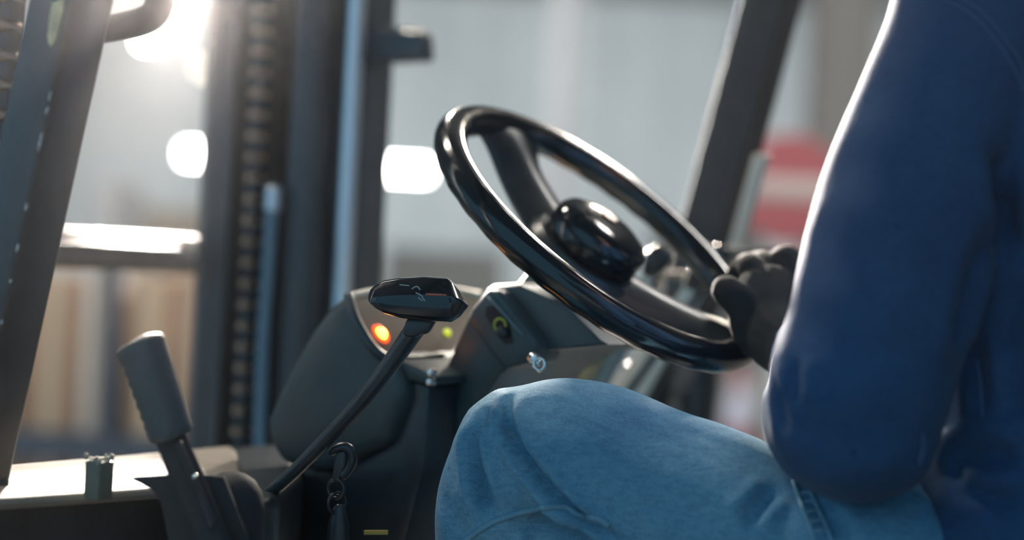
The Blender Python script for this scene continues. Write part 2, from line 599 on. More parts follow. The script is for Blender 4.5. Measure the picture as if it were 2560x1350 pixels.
mk('warning_lamp', lathe(wl, face_n, [(0.0065, -0.002), (0.0065, 0.001), (0.005, 0.0035), (0.0, 0.0045)], 16),
   mat('amber_lamp', (1.0, 0.45, 0.05), 0.3, emit=(1.0, 0.36, 0.03), estr=14), panel, label='glowing amber warning lamp')
mk('warning_lamp_lens', torus(wl - face_n * 0.001, face_n, 0.009, 0.0026, 24, 8), mat('red_lens', (0.8, 0.08, 0.03), 0.3, emit=(1.0, 0.12, 0.02), estr=1.2), panel)
mk('indicator_lamp', lathe(FP(1118, 832, 0.004), face_n, [(0.0045, -0.002), (0.0045, 0.001), (0.003, 0.003), (0.0, 0.0035)], 16),
   mat('green_lamp', (0.6, 0.7, 0.05), 0.3, emit=(0.55, 0.62, 0.04), estr=1.0), panel, label='dim yellow-green indicator lamp')
mk('pod_shelf', prism([PV(x, y, VP + 0.012) for x, y in ((928, 884), (985, 893), (1015, 905), (1082, 940), (1078, 965), (1000, 948), (940, 915))], R * 0.17), DASH, pod, bevel=0.005)
mk('lower_dash', prism([PV(x, y, VP + 0.02) for x, y in ((935, 915), (1075, 962), (1060, 1160), (1000, 1400), (660, 1400), (700, 1180), (860, 1160))], R * 0.12), BLACK, fork, bevel=0.008)
for x, y in ((1078, 932), (1076, 955)):
    mk('dash_screw', lathe(PV(x, y, VP + 0.008), -R, [(0.0, 0.004), (0.003, 0.0035), (0.0045, 0.0), (0.0045, -0.004)], 10), STEEL, pod)

# steering wheel frame (needed by the column) ------------------------------
WN = (F * -0.627 + U * 0.779).normalized()
WE = (F * -0.779 - U * 0.627).normalized()
WC = P(1502, 586, 1.80)
WR = 0.185
def W(phi, r=WR, h=0.0):
    a = math.radians(phi)
    return WC + (WE * math.cos(a) + R * math.sin(a)) * r + WN * h

# steering column -----------------------------------------------------------
cshape = [(1178, 775), (1222, 716), (1300, 712), (1420, 770), (1500, 850), (1520, 862), (1340, 880), (1250, 935), (1160, 1060), (1090, 1260), (1070, 1400), (975, 1400), (1000, 1270), (1060, 1090), (1110, 930)]
VC = 0.47
col = mk('steering_column', prism([PV(x, y, VC) for x, y in cshape], R * 0.16), COLUMN, fork, bevel=0.008, seg=3)
mk('column_shaft', tube([WC - WN * 0.055, WC - WN * 0.16, WC - WN * 0.40], [0.036, 0.04, 0.044], n=24, k=3), COLUMN, col)
# boxed switch housing on the column's near side
sw = [(1178, 772), (1218, 722), (1248, 726), (1292, 790), (1345, 855), (1330, 905), (1258, 926), (1215, 870), (1165, 800)]
VS = VC - 0.022
swh = mk('switch_housing', prism([PV(x, y, VS) for x, y in sw], R * 0.05), COLUMN, col, bevel=0.005, seg=3)
slot = [(1216, 766), (1236, 764), (1272, 806), (1284, 858), (1262, 862), (1232, 822), (1212, 788)]
mk('switch_recess', prism([PV(x, y, VS - 0.0005) for x, y in slot], R * 0.004), mat('deep_black', (0.004, 0.005, 0.006), 0.6), col)
mk('switch_highlight', beam(PV(1222, 742, VS - 0.003), PV(1306, 834, VS - 0.003), R, (F + U).normalized(), 0.004, 0.0022), mat('switch_highlight_pale', (0.14, 0.22, 0.25), 0.3), col, bevel=0.0012)  # edge highlight of the switch housing made as a pale bar
mk('switch_collar', torus(PV(1250, 812, VS - 0.004), (-R - F * 0.2).normalized(), 0.006, 0.0016, 20, 8), mat('yellow_ring', (0.35, 0.36, 0.05), 0.5), col)
mk('switch_barrel', lathe(PV(1258, 830, VS - 0.002), (-R - F * 0.3).normalized(), [(0.006, -0.004), (0.006, 0.004), (0.004, 0.006), (0.0, 0.0065)], 16), GREASE, col)
mk('lit_top_plate', prism([PV(x, y, VC + 0.02) for x, y in ((1226, 712), (1308, 706), (1310, 722), (1226, 726))], R * 0.13), CREAM, col, bevel=0.003)  # cream colour carries the lit top of the switch housing
mk('column_plate', prism([PV(x, y, VC + 0.01) for x, y in ((1250, 726), (1312, 722), (1314, 775), (1285, 778))], R * 0.02), mat('column_tan', (0.16, 0.15, 0.125), 0.5, var=0.2), col, bevel=0.003)
# shroud between column, knee and wheel; reflected cream is put into its colours
mk('side_panel', prism([PV(x, y, 0.80) for x, y in ((1375, 860), (1570, 835), (1500, 960), (1470, 1010), (1360, 1010))], R * 0.03), mat('side_panel_paint', (0.22, 0.25, 0.25), 0.5, var=0.1), fork, bevel=0.006)
mk('shroud_reflection', prism([PV(x, y, 0.785) for x, y in ((1378, 880), (1500, 848), (1515, 850), (1478, 930), (1455, 965), (1365, 960))], R * 0.02), mat('reflection_tan', (0.40, 0.27, 0.14), 0.6, var=0.2, vscale=9), fork, bevel=0.004)

# right-hand console -------------------------------------------------------
mk('side_console', prism([PV(x, y, 1.02) for x, y in ((1652, 850), (1765, 830), (1752, 1010), (1735, 1200), (1560, 1200), (1600, 1010))], R * 0.05), BLACK, fork, bevel=0.012)
mk('console_cover', prism([PV(x, y, 0.99) for x, y in ((1560, 905), (1650, 885), (1620, 1010), (1540, 1090), (1480, 1090))], R * 0.08), COLUMN, fork, bevel=0.008)
mk('console_panel', prism([PV(x, y, 1.0) for x, y in ((1668, 1010), (1688, 985), (1700, 1040), (1660, 1040))], R * 0.02), COWL, fork, bevel=0.003)
mk('arm_rail', beam(PV(1750, 634, 1.06), PV(2080, 648, 1.06), R, U, 0.03, 0.008), mat('rail_black', (0.02, 0.028, 0.03), 0.5), fork, bevel=0.004)
mk('arm_rail_lit_edge', beam(PV(1750, 624, 1.06), PV(2080, 637, 1.06), R, U, 0.03, 0.0045), COWL, fork, bevel=0.002)  # pale bar stands in for the lit top edge of the rail
mk('console_ledge', beam(PV(1690, 690, 1.0), PV(1810, 694, 1.0), R, U, 0.03, 0.006), COWL, fork, bevel=0.003)
mk('console_ledge_base', beam(PV(1690, 712, 1.0), PV(1830, 716, 1.0), R, U, 0.03, 0.012), BLACK, fork, bevel=0.003)

# overhead guard above the frame
gz_ = EYE.z + 0.80
for u_ in (-0.19, -1.15):
    mk('guard_crossbar', beam(T(u_, -0.03, gz_), T(u_, 1.23, gz_), F, U, 0.035, 0.02), BLACK, fork, bevel=0.004)
for v_ in (0.0, 1.2):
    mk('guard_rail', beam(T(-0.16, v_, gz_), T(-1.2, v_, gz_), R, U, 0.03, 0.025), BLACK, fork, bevel=0.004)
    mk('rear_pillar', beam(T(-1.15, v_, gz_), T(-1.30, v_, ZC - 0.4), R, F, 0.028, 0.028), BLACK, fork, bevel=0.004)
for k_ in range(8):
    v_ = 0.13 + k_ * 0.134
    mk('guard_bar', beam(T(-0.19, v_, gz_), T(-1.15, v_, gz_), R, U, 0.018, 0.015), BLACK, fork, bevel=0.003)

# cab floor, seat, chassis and road wheels (mostly out of the frame) -------
ZF = EYE.z - 0.66
mk('floor_plate', box(T(-0.45, 0.6, ZF - 0.02), F * 0.62, R * 0.60, U * 0.02), BLACK, fork, bevel=0.004)
mk('chassis', box(T(-0.55, 0.6, ZF - 0.29), F * 0.95, R * 0.46, U * 0.25), mat('chassis_paint', (0.35, 0.16, 0.03), 0.45, var=0.1), fork, bevel=0.03, seg=3)
seat_z = EYE.z - 0.43
mk('seat_cushion', box(T(-0.70, 0.58, seat_z - 0.05), F * 0.23, R * 0.24, U * 0.06), RUBBER, fork, bevel=0.03, seg=3)
mk('seat_back', beam(T(-0.97, 0.58, seat_z + 0.0), T(-1.05, 0.58, seat_z + 0.5), F, R, 0.05, 0.23), RUBBER, fork, bevel=0.03, seg=3)
mk('seat_pedestal', box(T(-0.72, 0.58, (seat_z - 0.1 + ZF) / 2), F * 0.2, R * 0.2, U * ((seat_z - 0.1 - ZF) / 2)), BLACK, fork, bevel=0.01)
for u_, v_, r_ in ((0.10, 0.12, 0.33), (0.10, 1.08, 0.33), (-1.2, 0.14, 0.27), (-1.2, 1.06, 0.27)):
    mk('road_wheel', lathe(T(u_, v_, r_), R, [(0.1, -0.08), (0.11, -0.1), (r_ - 0.03, -0.1), (r_, -0.07), (r_, 0.07), (r_ - 0.03, 0.1), (0.11, 0.1), (0.1, 0.08)], 36), RUBBER, fork)

# ------------------------------------------------------------------ steering wheel
sw_t = thing('steering_wheel', 'glossy black two-spoke steering wheel with round hub cap, held by the driver', 'steering wheel', WC)
rs = []
n_r, k_r = 144, 20
for i in range(n_r):
    a = 2 * PI * i / n_r
    d = WE * math.cos(a) + R * math.sin(a)
    c = WC + d * WR
    ring = []
    for j in range(k_r):
        b = 2 * PI * j / k_r
        # finger scallops on the underside
        under = max(0.0, -math.sin(b))
        rt = 0.0172 - 0.0011 * under * (0.5 + 0.5 * math.cos(a * 34))
        ring.append(c + d * (rt * math.cos(b)) + WN * (rt * 0.96 * math.sin(b)))
    rs.append(ring)
mk('rim', rings(rs, closed=True), GLOSS, sw_t, angle=80)

def spoke(phi, wid):
    secs = []
    a = math.radians(phi)
    d = WE * math.cos(a) + R * math.sin(a)
    s = WN.cross(d)
    #            radius  height  half-width  thickness
    for r, h, w, th in ((0.030, -0.034, wid * 1.05, 0.016), (0.060, -0.032, wid * 0.95, 0.016), (0.095, -0.028, wid * 0.86, 0.016),
                        (0.128, -0.020, wid * 0.84, 0.015), (0.152, -0.010, wid * 0.90, 0.013), (0.170, -0.003, wid * 1.10, 0.010), (0.183, 0.001, wid * 1.40, 0.006)):
        ring = []
        for (x, y) in ((-1, -0.9), (-0.97, -0.1), (-0.30, 0.95), (-0.12, 1.05), (0.12, 1.05), (0.30, 0.95), (0.97, -0.1), (1, -0.9)):
            ring.append(WC + d * r + s * (x * w) + WN * (h + y * th))
        secs.append(ring)
    return rings(secs)
mk('spoke', spoke(173, 0.050), SPOKE, sw_t, sub=2, angle=60)
mk('spoke', spoke(27, 0.050), SPOKE, sw_t, sub=2, angle=60)
mk('hub_base', lathe(WC - WN * 0.052, WN, [(0.0, 0.0), (0.045, 0.0), (0.062, 0.008), (0.066, 0.022), (0.060, 0.030), (0.0, 0.032)], 48), SPOKE, sw_t, angle=50)
mk('hub_cap', lathe(WC - WN * 0.022, WN, [(0.0, 0.0), (0.050, 0.0), (0.0525, 0.004), (0.0535, 0.018), (0.052, 0.026), (0.047, 0.032), (0.037, 0.0365), (0.020, 0.039), (0.0, 0.0398)], 56), GLOSS, sw_t, angle=60)
HUBREFL = mat('hub_reflection_red', (0.24, 0.075, 0.04), 0.4, var=0.5, vscale=90)  # reddish reflection on the hub cap, painted as a thin disc
mk('hub_reflection', lathe(WC + WN * 0.0152 + R * 0.008 - WE * 0.008, WN, [(0.0, 0.0), (0.009, 0.0), (0.009, 0.0035), (0.0, 0.0037)], 20), HUBREFL, sw_t, label='reddish reflection painted on the hub cap')

# ------------------------------------------------------------------ direction lever with block knob
dl = thing('direction_lever', 'long black lever with a wide block knob in front of the instrument pod', 'lever', P(640, 1262, 1.63))
kz = 1.555
secs = []
for x, yt, yb_, hd in ((920, 738, 750, 0.004), (926, 724, 760, 0.011), (938, 711, 770, 0.016), (960, 701, 783, 0.019), (1000, 694, 795, 0.0205), (1060, 690, 803, 0.021),
                       (1118, 694, 806, 0.021), (1130, 702, 805, 0.0205), (1150, 728, 792, 0.019), (1168, 756, 770, 0.0165), (1171, 760, 766, 0.015)):
    ym = (yt + yb_) / 2
    yr = min(max(756, yt), yb_) if yb_ - yt > 30 else ym
    up_ = (yr - yt)
    ring = []
    for dy, dz in ((yt, 0.35), (yt + 0.06 * up_, -0.25), (yr - 0.30 * up_, -0.93), (yr, -1.0), (yr + (yb_ - yr) * 0.75, -0.92), (yb_ - 1, -0.7), (yb_, -0.3), (yb_, 0.5), (yr, 1.0), (yt + 0.4 * up_, 0.9)):
        ring.append(P(x, dy, kz + dz * hd))
    secs.append(ring)
mk('knob', rings(secs), GLOSS, dl, bevel=0.0012, seg=2, angle=40)
# upper printed plate on the knob
mk('knob_stripe', prism([P(x, y, kz - 0.0200) for x, y in ((1064, 733), (1116, 735), (1116, 740), (1064, 738))], FWD * 0.006), mat('red_print', (0.42, 0.09, 0.05), 0.5, var=0.4, vscale=150), dl)
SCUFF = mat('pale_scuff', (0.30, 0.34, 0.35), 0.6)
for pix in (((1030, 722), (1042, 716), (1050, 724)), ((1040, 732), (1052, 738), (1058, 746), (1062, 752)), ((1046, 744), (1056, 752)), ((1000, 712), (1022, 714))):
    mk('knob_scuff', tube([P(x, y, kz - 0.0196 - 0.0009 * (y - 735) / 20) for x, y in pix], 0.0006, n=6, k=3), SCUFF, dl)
mk('neck', prism([P(x, y, 1.545) for x, y in ((1016, 796), (1092, 800), (1072, 834), (1052, 838), (1040, 846), (1006, 838))], FWD * 0.02), BLACK, dl, bevel=0.003)
mk('stem', tube([P(x, y, z) for x, y, z in ((1042, 815, 1.556), (1006, 868, 1.56), (930, 972, 1.57), (850, 1062, 1.585), (740, 1175, 1.61), (650, 1255, 1.63), (600, 1300, 1.64))], [0.0095, 0.0088, 0.0078, 0.0070, 0.0064, 0.006, 0.006], n=14, k=5), BLACK, dl)
mk('boot', lathe(P(578, 1262, 1.46), U, [(0.0, 0.028), (0.010, 0.0265), (0.019, 0.021), (0.025, 0.012), (0.028, 0.0), (0.030, -0.1)], 28), RUBBER, dl)

# ------------------------------------------------------------------ parking brake lever
pb = thing('parking_brake_lever', 'parking brake lever with grey ribbed grip standing on the pale cowl', 'brake lever', P(570, 1400, 1.47))
gz = 1.40
ax = (P(345, 850, gz) - P(430, 1100, gz))
axis = ax.normalized()
sd = axis.cross(FWD).normalized()
if sd.dot(RGT) < 0:
    sd = -sd
secs = []
L_ = ax.length
nseg = 60
for i in range(nseg + 1):
    t = i / nseg
    c = P(430, 1096, gz) + axis * (L_ * 1.0 * t)
    w = 0.0184 + 0.0024 * t
    if t < 0.05:
        w *= 0.90 + 2 * t
    if t > 0.93:
        w *= math.sqrt(max(0.02, 1 - ((t - 0.93) / 0.075) ** 2))
    ring = []
    for j in range(24):
        a = 2 * PI * j / 24
        x, y = math.cos(a), math.sin(a)
        # finger notches along the front edge
        nt_ = 0.0016 * max(0, -x) ** 4 * (1 if 0.12 < t < 0.86 else 0) * (0.5 + 0.5 * math.cos(t * 2 * PI * 9))
        # slanted end: the front edge stops lower than the rear one
        slant = axis * (0.0015 * x * max(0, t - 0.5) * 2) if True else V()
        ring.append(c + sd * (x * (w - nt_)) + FWD * (y * w * 0.85) + slant)
    secs.append(ring)
mk('grip', rings(secs), GRIP, pb, angle=45)
mk('shaft', tube([P(x, y, 1.405) for x, y in ((424, 1090), (470, 1200), (525, 1330), (570, 1440))], [0.0125, 0.0135, 0.0135, 0.014], n=16, k=4, flat=0.55, updir=FWD), RUBBER, pb)
mk('shaft_rib', tube([P(x, y, 1.395) for x, y in ((446, 1110), (492, 1215), (530, 1310))], 0.0035, n=8, k=3), BLACK, pb)
mk('pivot_plate', prism([P(x, y, 1.418) for x, y in ((324, 1196), (345, 1191), (400, 1188), (478, 1184), (560, 1192), (640, 1400), (430, 1400), (402, 1262), (384, 1230), (356, 1212))], FWD * 0.006), RUBBER, pb, bevel=0.0015)
mk('rivet', lathe(P(486, 1191, 1.393), -FWD, [(0.0, 0.002), (0.0015, 0.0016), (0.0022, 0.0), (0.0022, -0.004)], 10), STEEL, pb)

# ------------------------------------------------------------------ ignition key
kp = P(1342, 905, 1.66)
key = thing('ignition_key', 'bright metal key with a small ring in the column switch above the knee', 'key', kp)
kd = (P(1360, 925, 1.64) - P(1318, 880, 1.68)).normalized()
mk('key_shank', tube([kp - kd * 0.016, kp + kd * 0.004], 0.0032, n=10, k=2), STEEL, key)
mk('key_bow', torus(kp + kd * 0.007, (FWD + RGT * 0.4).normalized(), 0.0055, 0.0018, 24, 8), STEEL, key)
mk('key_collar', lathe(kp - kd * 0.006, kd, [(0.0, -0.004), (0.0065, -0.004), (0.0065, 0.003), (0.004, 0.005), (0.0, 0.005)], 16), STEEL, key)

# ------------------------------------------------------------------ hanging clasp and rings
cl = thing('key_chain', 'dark metal clasp and rings hanging below the instrument pod', 'key chain', P(850, 1350, 1.60))
cz = 1.60
mk('clasp', tube([P(x, y, cz) for x, y in ((828, 1132), (842, 1122), (862, 1118), (876, 1128), (880, 1150), (872, 1172), (858, 1190))], [0.003, 0.0045, 0.005, 0.005, 0.005, 0.0045, 0.004], n=12, k=5), GREASE, cl)
mk('clasp_tongue', tube([P(x, y, cz) for x, y in ((856, 1130), (852, 1160), (842, 1195))], [0.005, 0.006, 0.004], n=12, k=4, flat=0.5), BLACK, cl)
mk('ring', torus(P(840, 1222, cz), (FWD + RGT * 0.5).normalized(), 0.0085, 0.0016, 28, 8), GREASE, cl)
mk('ring', torus(P(842, 1258, cz), (FWD - RGT * 0.9).normalized(), 0.0095, 0.0016, 28, 8), GREASE, cl)
mk('fob', tube([P(x, y, cz) for x, y in ((848, 1275), (846, 1320), (842, 1390))], [0.006, 0.010, 0.010], n=14, k=4, flat=0.5), GREASE, cl)
mk('yellow_tag', box(P(940, 1331, 1.62), RGT * 0.011, FWD * 0.002, UPV * 0.0018), mat('yellow_tag', (0.35, 0.24, 0.04), 0.5), cl)

# ------------------------------------------------------------------ hydraulic levers right of the wheel
LEV = mat('lever_paint', (0.82, 0.74, 0.63), 0.38, var=0.05)
def hyd(label, kx, ky, bx, by, v, kr=0.015):
    kpos, bpos = PV(kx, ky, v), PV(bx, by, v)
    t = thing('hydraulic_lever', label, 'lever', bpos, 'hydraulic levers right of the wheel')
    d = (bpos - kpos).normalized()
    mk('stem', beam(kpos + d * 0.01, bpos, R, d.cross(R).normalized(), 0.0075, 0.0065), LEV, t, bevel=0.0015)
    mk('stem_edge', beam(kpos + d * 0.01 + R * 0.012 - F * 0.005, bpos + R * 0.012 - F * 0.005, R, d.cross(R).normalized(), 0.005, 0.008), BLACK, t, bevel=0.0015)
    mk('knob', lathe(kpos, -d, [(0.0, -0.022), (kr * 0.55, -0.02), (kr * 0.8, -0.010), (kr, 0.002), (kr * 0.95, 0.012), (kr * 0.6, 0.019), (0.0, 0.021)], 20), GLOSS, t)
    return t
hyd('hydraulic lever with cream stem whose round knob shows beside the hub cap', 1640, 655, 1462, 985, 0.86, 0.0165)
hyd('hydraulic lever with cream stem, middle one of three behind the wheel', 1748, 690, 1500, 1040, 0.90, 0.015)
hyd('hydraulic lever with cream stem nearest the gloved hand', 1790, 650, 1560, 1060, 0.94, 0.014)
mb = PV(1745, 700, 0.96)
mk('knob_lit_curve', rings([[PV(x, y, 0.955) + R * o_ + (F * q) for o_ in (-0.008, 0.008) for q in (0,)] + [PV(x + 14, y + 10, 0.955) + R * o_ for o_ in (0.008, -0.008)] for x, y in ((1712, 705), (1722, 685), (1740, 665), (1765, 652))]), CREAM, fork)  # cream band stands in for the lit curve of the knob

# ================================================================== MAST
mz = T(0.5, 0.55, 0.0)
mast = thing('forklift_mast', 'dark steel forklift mast with lift chains in front of the cab', 'mast', mz)
ZB, ZT = 0.15, 3.1
def rail(u, v, du, dv, name='rail', mtl=MAST, z0=ZB, z1=ZT, bv=0.004):
    return mk(name, beam(T(u, v, z0), T(u, v, z1), F, R, du, dv), mtl, mast, bevel=bv)

def upx(px, v, z=EYE.z + 0.05):
    """u where the sight line of a pixel column meets the plane v"""
    p = PV(px, 500, v)
    return (p - N0).dot(F)

# uprights of the far side: nested channels
def channel(u0, u1, v0, v1, web, name):
    """C channel open towards -R: web at v1, flanges at both u ends"""
    um, vm = (u0 + u1) / 2, (v0 + v1) / 2
    prof_ = [(u0, v0), (u0, v1), (u1, v1), (u1, v0), (u1 - web, v0), (u1 - web, v1 - web), (u0 + web, v1 - web), (u0 + web, v0)]
    return mk(name, prism([T(a, b, ZB) for a, b in prof_], U * (ZT - ZB)), MAST, mast, bevel=0.003)

VM = 0.86
channel(upx(893, VM), upx(830, VM), VM, VM + 0.042, 0.016, 'outer_rail')
channel(upx(680, VM) , upx(520, VM), VM - 0.02, VM + 0.08, 0.03, 'inner_rail')
rail((upx(690, VM) + upx(850, VM)) / 2, VM + 0.07, (upx(690, VM) - upx(850, VM)) / 2 + 0.01, 0.02, 'rail_web')
rail(upx(605, VM), VM - 0.012, 0.012, 0.03, 'roller_track')
mk('lift_rod', tube([T(upx(868, VM - 0.02), VM - 0.02, ZB), T(upx(868, VM - 0.02), VM - 0.02, ZT)], 0.0115, n=16, k=1), CHROME, mast)
mk('lift_cylinder', tube([T(upx(775, VM), VM + 0.0, ZB), T(upx(775, VM), VM + 0.0, ZT)], 0.034, n=24, k=1), MAST, mast)
mk('rod_gleam', tube([PV(x, y, VM - 0.045) for x, y in ((683, 505), (678, 560), (672, 650), (664, 760), (656, 900), (648, 1150), (640, 1500))], 0.0085, n=12, k=4), mat('rod_gleam_blue', (0.11, 0.22, 0.31), 0.4), mast)  # blue strip stands in for reflections on a chrome rod
mk('rod_gleam_end', lathe(PV(683, 508, VM - 0.045), U, [(0.011, -0.01), (0.011, 0.02), (0.006, 0.025), (0.0, 0.026)], 14), CHROME, mast)
mk('mast_bracket', prism([PV(x, y, VM + 0.0) for x, y in ((905, 72), (1052, 76), (1056, 150), (905, 156))], R * 0.03), MAST, mast, bevel=0.006)
mk('bracket_plate', prism([PV(x, y, VM + 0.01) for x, y in ((955, 66), (1040, 70), (1042, 78), (955, 75))], R * 0.025), COWL, mast, bevel=0.002)
mk('bracket_bolt', lathe(PV(1062, 108, VM + 0.02), F * -1, [(0.009, -0.012), (0.009, 0.002), (0.0, 0.003)], 8), MAST, mast)

# leaf chains: plates and rollers, each link a piece of its own
def lift_chain(u, v, z0, z1, step=0.0292):
    ch = mk('lift_chain', tube([T(u, v + 0.014, ZB), T(u, v + 0.014, ZT)], 0.004, n=8, k=1), GREASE, mast)
    n = int((z1 - z0) / step)
    me_r = me_p = None
    for i in range(n + 1):
        c = T(u, v, z0 + i * step)
        if me_r is None:
            a = mk('glint_roller', lathe(V((0, 0, 0)) + BASE[mast], R, [(0.0, -0.018), (0.0050, -0.017), (0.0060, -0.014), (0.0060, 0.012), (0.0, 0.012)], 14), GLINT, ch)
            b = mk('chain_link', box(BASE[mast] - U * 0.0145, F * 0.012, R * 0.009, U * 0.0105), GREASE, ch, bevel=0.003)
            me_r, me_p = a, b
        else:
            a, b = me_r.copy(), me_p.copy()
            COL.objects.link(a)
            COL.objects.link(b)
        a.location = b.location = c - BASE[mast]
lift_chain(upx(637, VM - 0.03), VM - 0.03, 1.22, 2.12)
# near-side upright, mostly hidden by the near pillar
VL = 0.16
un = upx(-60, VL)
channel(un, un + 0.16, VL - 0.03, VL + 0.02, 0.016, 'inner_rail')
lift_chain(upx(0, VL), VL, 1.5, 2.12)
# cross member between the uprights
uc = upx(470, VM)
def cross(z_px_l, z_px_r, hz, name, mtl, du=0.0, th=0.02):
    pL = PU(-150, z_px_l, uc + du)
    pR = PU(512, z_px_r, uc + du)
    zc = (PU(150, (z_px_l * 0.55 + z_px_r * 0.45), uc + du)).z
    pL.z = pR.z = zc
    return mk(name, beam(pL, pR, F, U, th, hz), mtl, mast, bevel=0.003)
cross(620, 634, 0.0135, 'cross_member', MAST)
cross(580, 594, 0.0085, 'cross_member_lit_top', CREAM, 0.012, 0.02)  # cream colour stands in for the lit top of the bar
cross(654, 668, 0.006, 'cross_member_shadow', GREASE, 0.02, 0.012)  # dark strip stands in for the shadow under the bar

# ================================================================== PERSON
per = thing('person', 'seated driver in a blue denim jacket, pale jeans and black knit gloves holding the wheel', 'person', T(-0.68, 0.58, ZF))

def limb(secs, n=22, k=6, flat=1.0, up=None):
    path = [P(x, y, z) for x, y, z, r in secs]
    return tube(path, [s[3] for s in secs], n=n, k=k, flat=flat, updir=up)

# --- jeans
hipL = T(-0.67, 0.44, EYE.z - 0.295)
hipR = T(-0.67, 0.70, EYE.z - 0.295)
thighL = [(1300, 1152, 1.56, 0.069), (1400, 1162, 1.55, 0.0785), (1500, 1190, 1.54, 0.082), (1640, 1262, 1.525, 0.085), (1790, 1322, 1.505, 0.087), (1990, 1428, 1.475, 0.089), (2180, 1450, 1.455, 0.095)]
tl_path = [P(*s[:3]) for s in thighL] + [hipL + F * 0.06 + U * 0.01, hipL]
tl_r = [s[3] for s in thighL] + [0.094, 0.105]
sh_L = [(1318, 1170, 1.56, 0.070), (1268, 1280, 1.56, 0.066), (1252, 1400, 1.56, 0.060), (1240, 1700, 1.57, 0.060), (1215, 2100, 1.585, 0.055), (1205, 2330, 1.59, 0.056)]
kneeR = T(-0.24, 0.80, EYE.z - 0.32)
ankR = T(-0.12, 0.82, ZF + 0.12)
pel = [ellipsoid(T(-0.70, 0.57, EYE.z - 0.29), F * 0.16, R * 0.22, U * 0.13),
       ellipsoid(T(-0.72, 0.57, EYE.z - 0.18), F * 0.13, R * 0.19, U * 0.13)]
jparts = [tube(tl_path, tl_r, n=26, k=6), limb(sh_L, n=24),
          tube([hipR, (hipR + kneeR) / 2, kneeR], [0.105, 0.09, 0.072], n=20, k=6),
          tube([kneeR, (kneeR + ankR) / 2, ankR], [0.072, 0.062, 0.056], n=20, k=6)] + pel
co, fc, no = union(jparts, 0.004, 8)
bvh = BVHTree.FromPolygons([V(c) for c in co], fc)
co = co + no * waves(co, 0.0016, 28, 2)[:, None]
folds = [([(1268, 1000), (1272, 1060), (1298, 1125), (1340, 1185), (1390, 1240), (1460, 1300), (1545, 1348)], 0.016, 0.0052),
         ([(1200, 1045), (1182, 1105), (1190, 1170), (1208, 1230), (1230, 1290)], 0.016, 0.0065),
         ([(1940, 1225), (1915, 1245), (1880, 1280), (1860, 1310)], 0.007, 0.007),
         ([(1320, 1290), (1345, 1312), (1400, 1335), (1480, 1349)], 0.017, 0.011),
         ([(1630, 1225), (1720, 1270), (1800, 1340)], 0.002, 0.012),
         ([(1700, 1060), (1800, 1110), (1900, 1190)], 0.0018, 0.015),
         ([(1520, 1010), (1600, 1080), (1700, 1130)], 0.0015, 0.015),
         ([(2040, 1240), (2070, 1290), (2110, 1349)], 0.006, 0.008),
         ([(2360, 1250), (2380, 1300), (2420, 1349)], 0.006, 0.010),
         ([(1110, 1230), (1130, 1290), (1160, 1349)], 0.003, 0.009)]
for pix, amp, w in folds:
    path = on_surface(bvh, pix)
    if len(path) > 1:
        co = fold(co, no, path, amp, w, 0.45)
bvh = BVHTree.FromPolygons([V(c) for c in co], fc)
jeans = mk('jeans', ([V(c) for c in co], fc), JEANS, per, angle=180, label='pale blue denim jeans')
def seam(name, pix, r, mtl, parent, bv, n=8):
    p = cr(pix, 4)
    pts = on_surface(bv, [(q[0], q[1]) for q in p], r * 0.3)
    if len(pts) > 2:
        return mk(name, tube(pts, r, n=n, k=2), mtl, parent)
seam('side_seam', [(1170, 1349), (1200, 1325), (1240, 1303), (1300, 1281), (1345, 1272), (1390, 1269), (1420, 1272), (1445, 1287), (1490, 1294), (1520, 1310)], 0.0026, THREAD, jeans, bvh)
seam('pocket_seam', [(1984, 1205), (1996, 1240), (2012, 1285), (2030, 1330), (2036, 1349)], 0.0020, THREAD, jeans, bvh)
seam('pocket_seam', [(2020, 1212), (2040, 1262), (2062, 1310), (2078, 1349)], 0.0018, THREAD, jeans, bvh)
for i, (x, y) in enumerate(((2008, 1258), (2018, 1282), (2030, 1306), (2042, 1330), (2000, 1236))):
    seam('pocket_stitch', [(x - 4, y), (x + 16, y - 5), (x + 30, y - 4)], 0.0014, THREAD, jeans, bvh)

# --- jacket
VT = 0.57
def tor(u, z, hf, hr, v=VT):
    c = T(u, v, EYE.z + z)
    return [c + F * (hf * math.cos(2 * PI * j / 32)) + R * (hr * math.copysign(abs(math.sin(2 * PI * j / 32)) ** 0.85, math.sin(2 * PI * j / 32))) for j in range(32)]
torso = rings([tor(-0.72, -0.285, 0.145, 0.205), tor(-0.72, -0.22, 0.165, 0.222), tor(-0.72, -0.14, 0.150, 0.205), tor(-0.725, -0.04, 0.145, 0.20),
               tor(-0.73, 0.08, 0.150, 0.208), tor(-0.74, 0.18, 0.150, 0.212), tor(-0.75, 0.25, 0.135, 0.200), tor(-0.755, 0.29, 0.11, 0.150), tor(-0.75, 0.32, 0.075, 0.085), tor(-0.74, 0.35, 0.065, 0.07)])
armU = [(2462, -10, 1.415, 0.072), (2425, 120, 1.41, 0.0705), (2345, 290, 1.40, 0.0675), (2275, 470, 1.39, 0.0700), (2235, 640, 1.38, 0.0725), (2190, 830, 1.37, 0.0690), (2150, 960, 1.365, 0.071), (2130, 1060, 1.365, 0.066)]
armF = [(2150, 1070, 1.365, 0.060), (2100, 1058, 1.40, 0.060), (2052, 1032, 1.45, 0.0505), (2032, 985, 1.53, 0.041), (2022, 935, 1.60, 0.035), (2018, 895, 1.65, 0.032)]
elb = [ellipsoid(P(2195, 1120, 1.362), RGT * 0.046, FWD * 0.05, UPV * 0.036), ellipsoid(P(2020, 1030, 1.44), RGT * 0.036, FWD * 0.045, UPV * 0.042)]
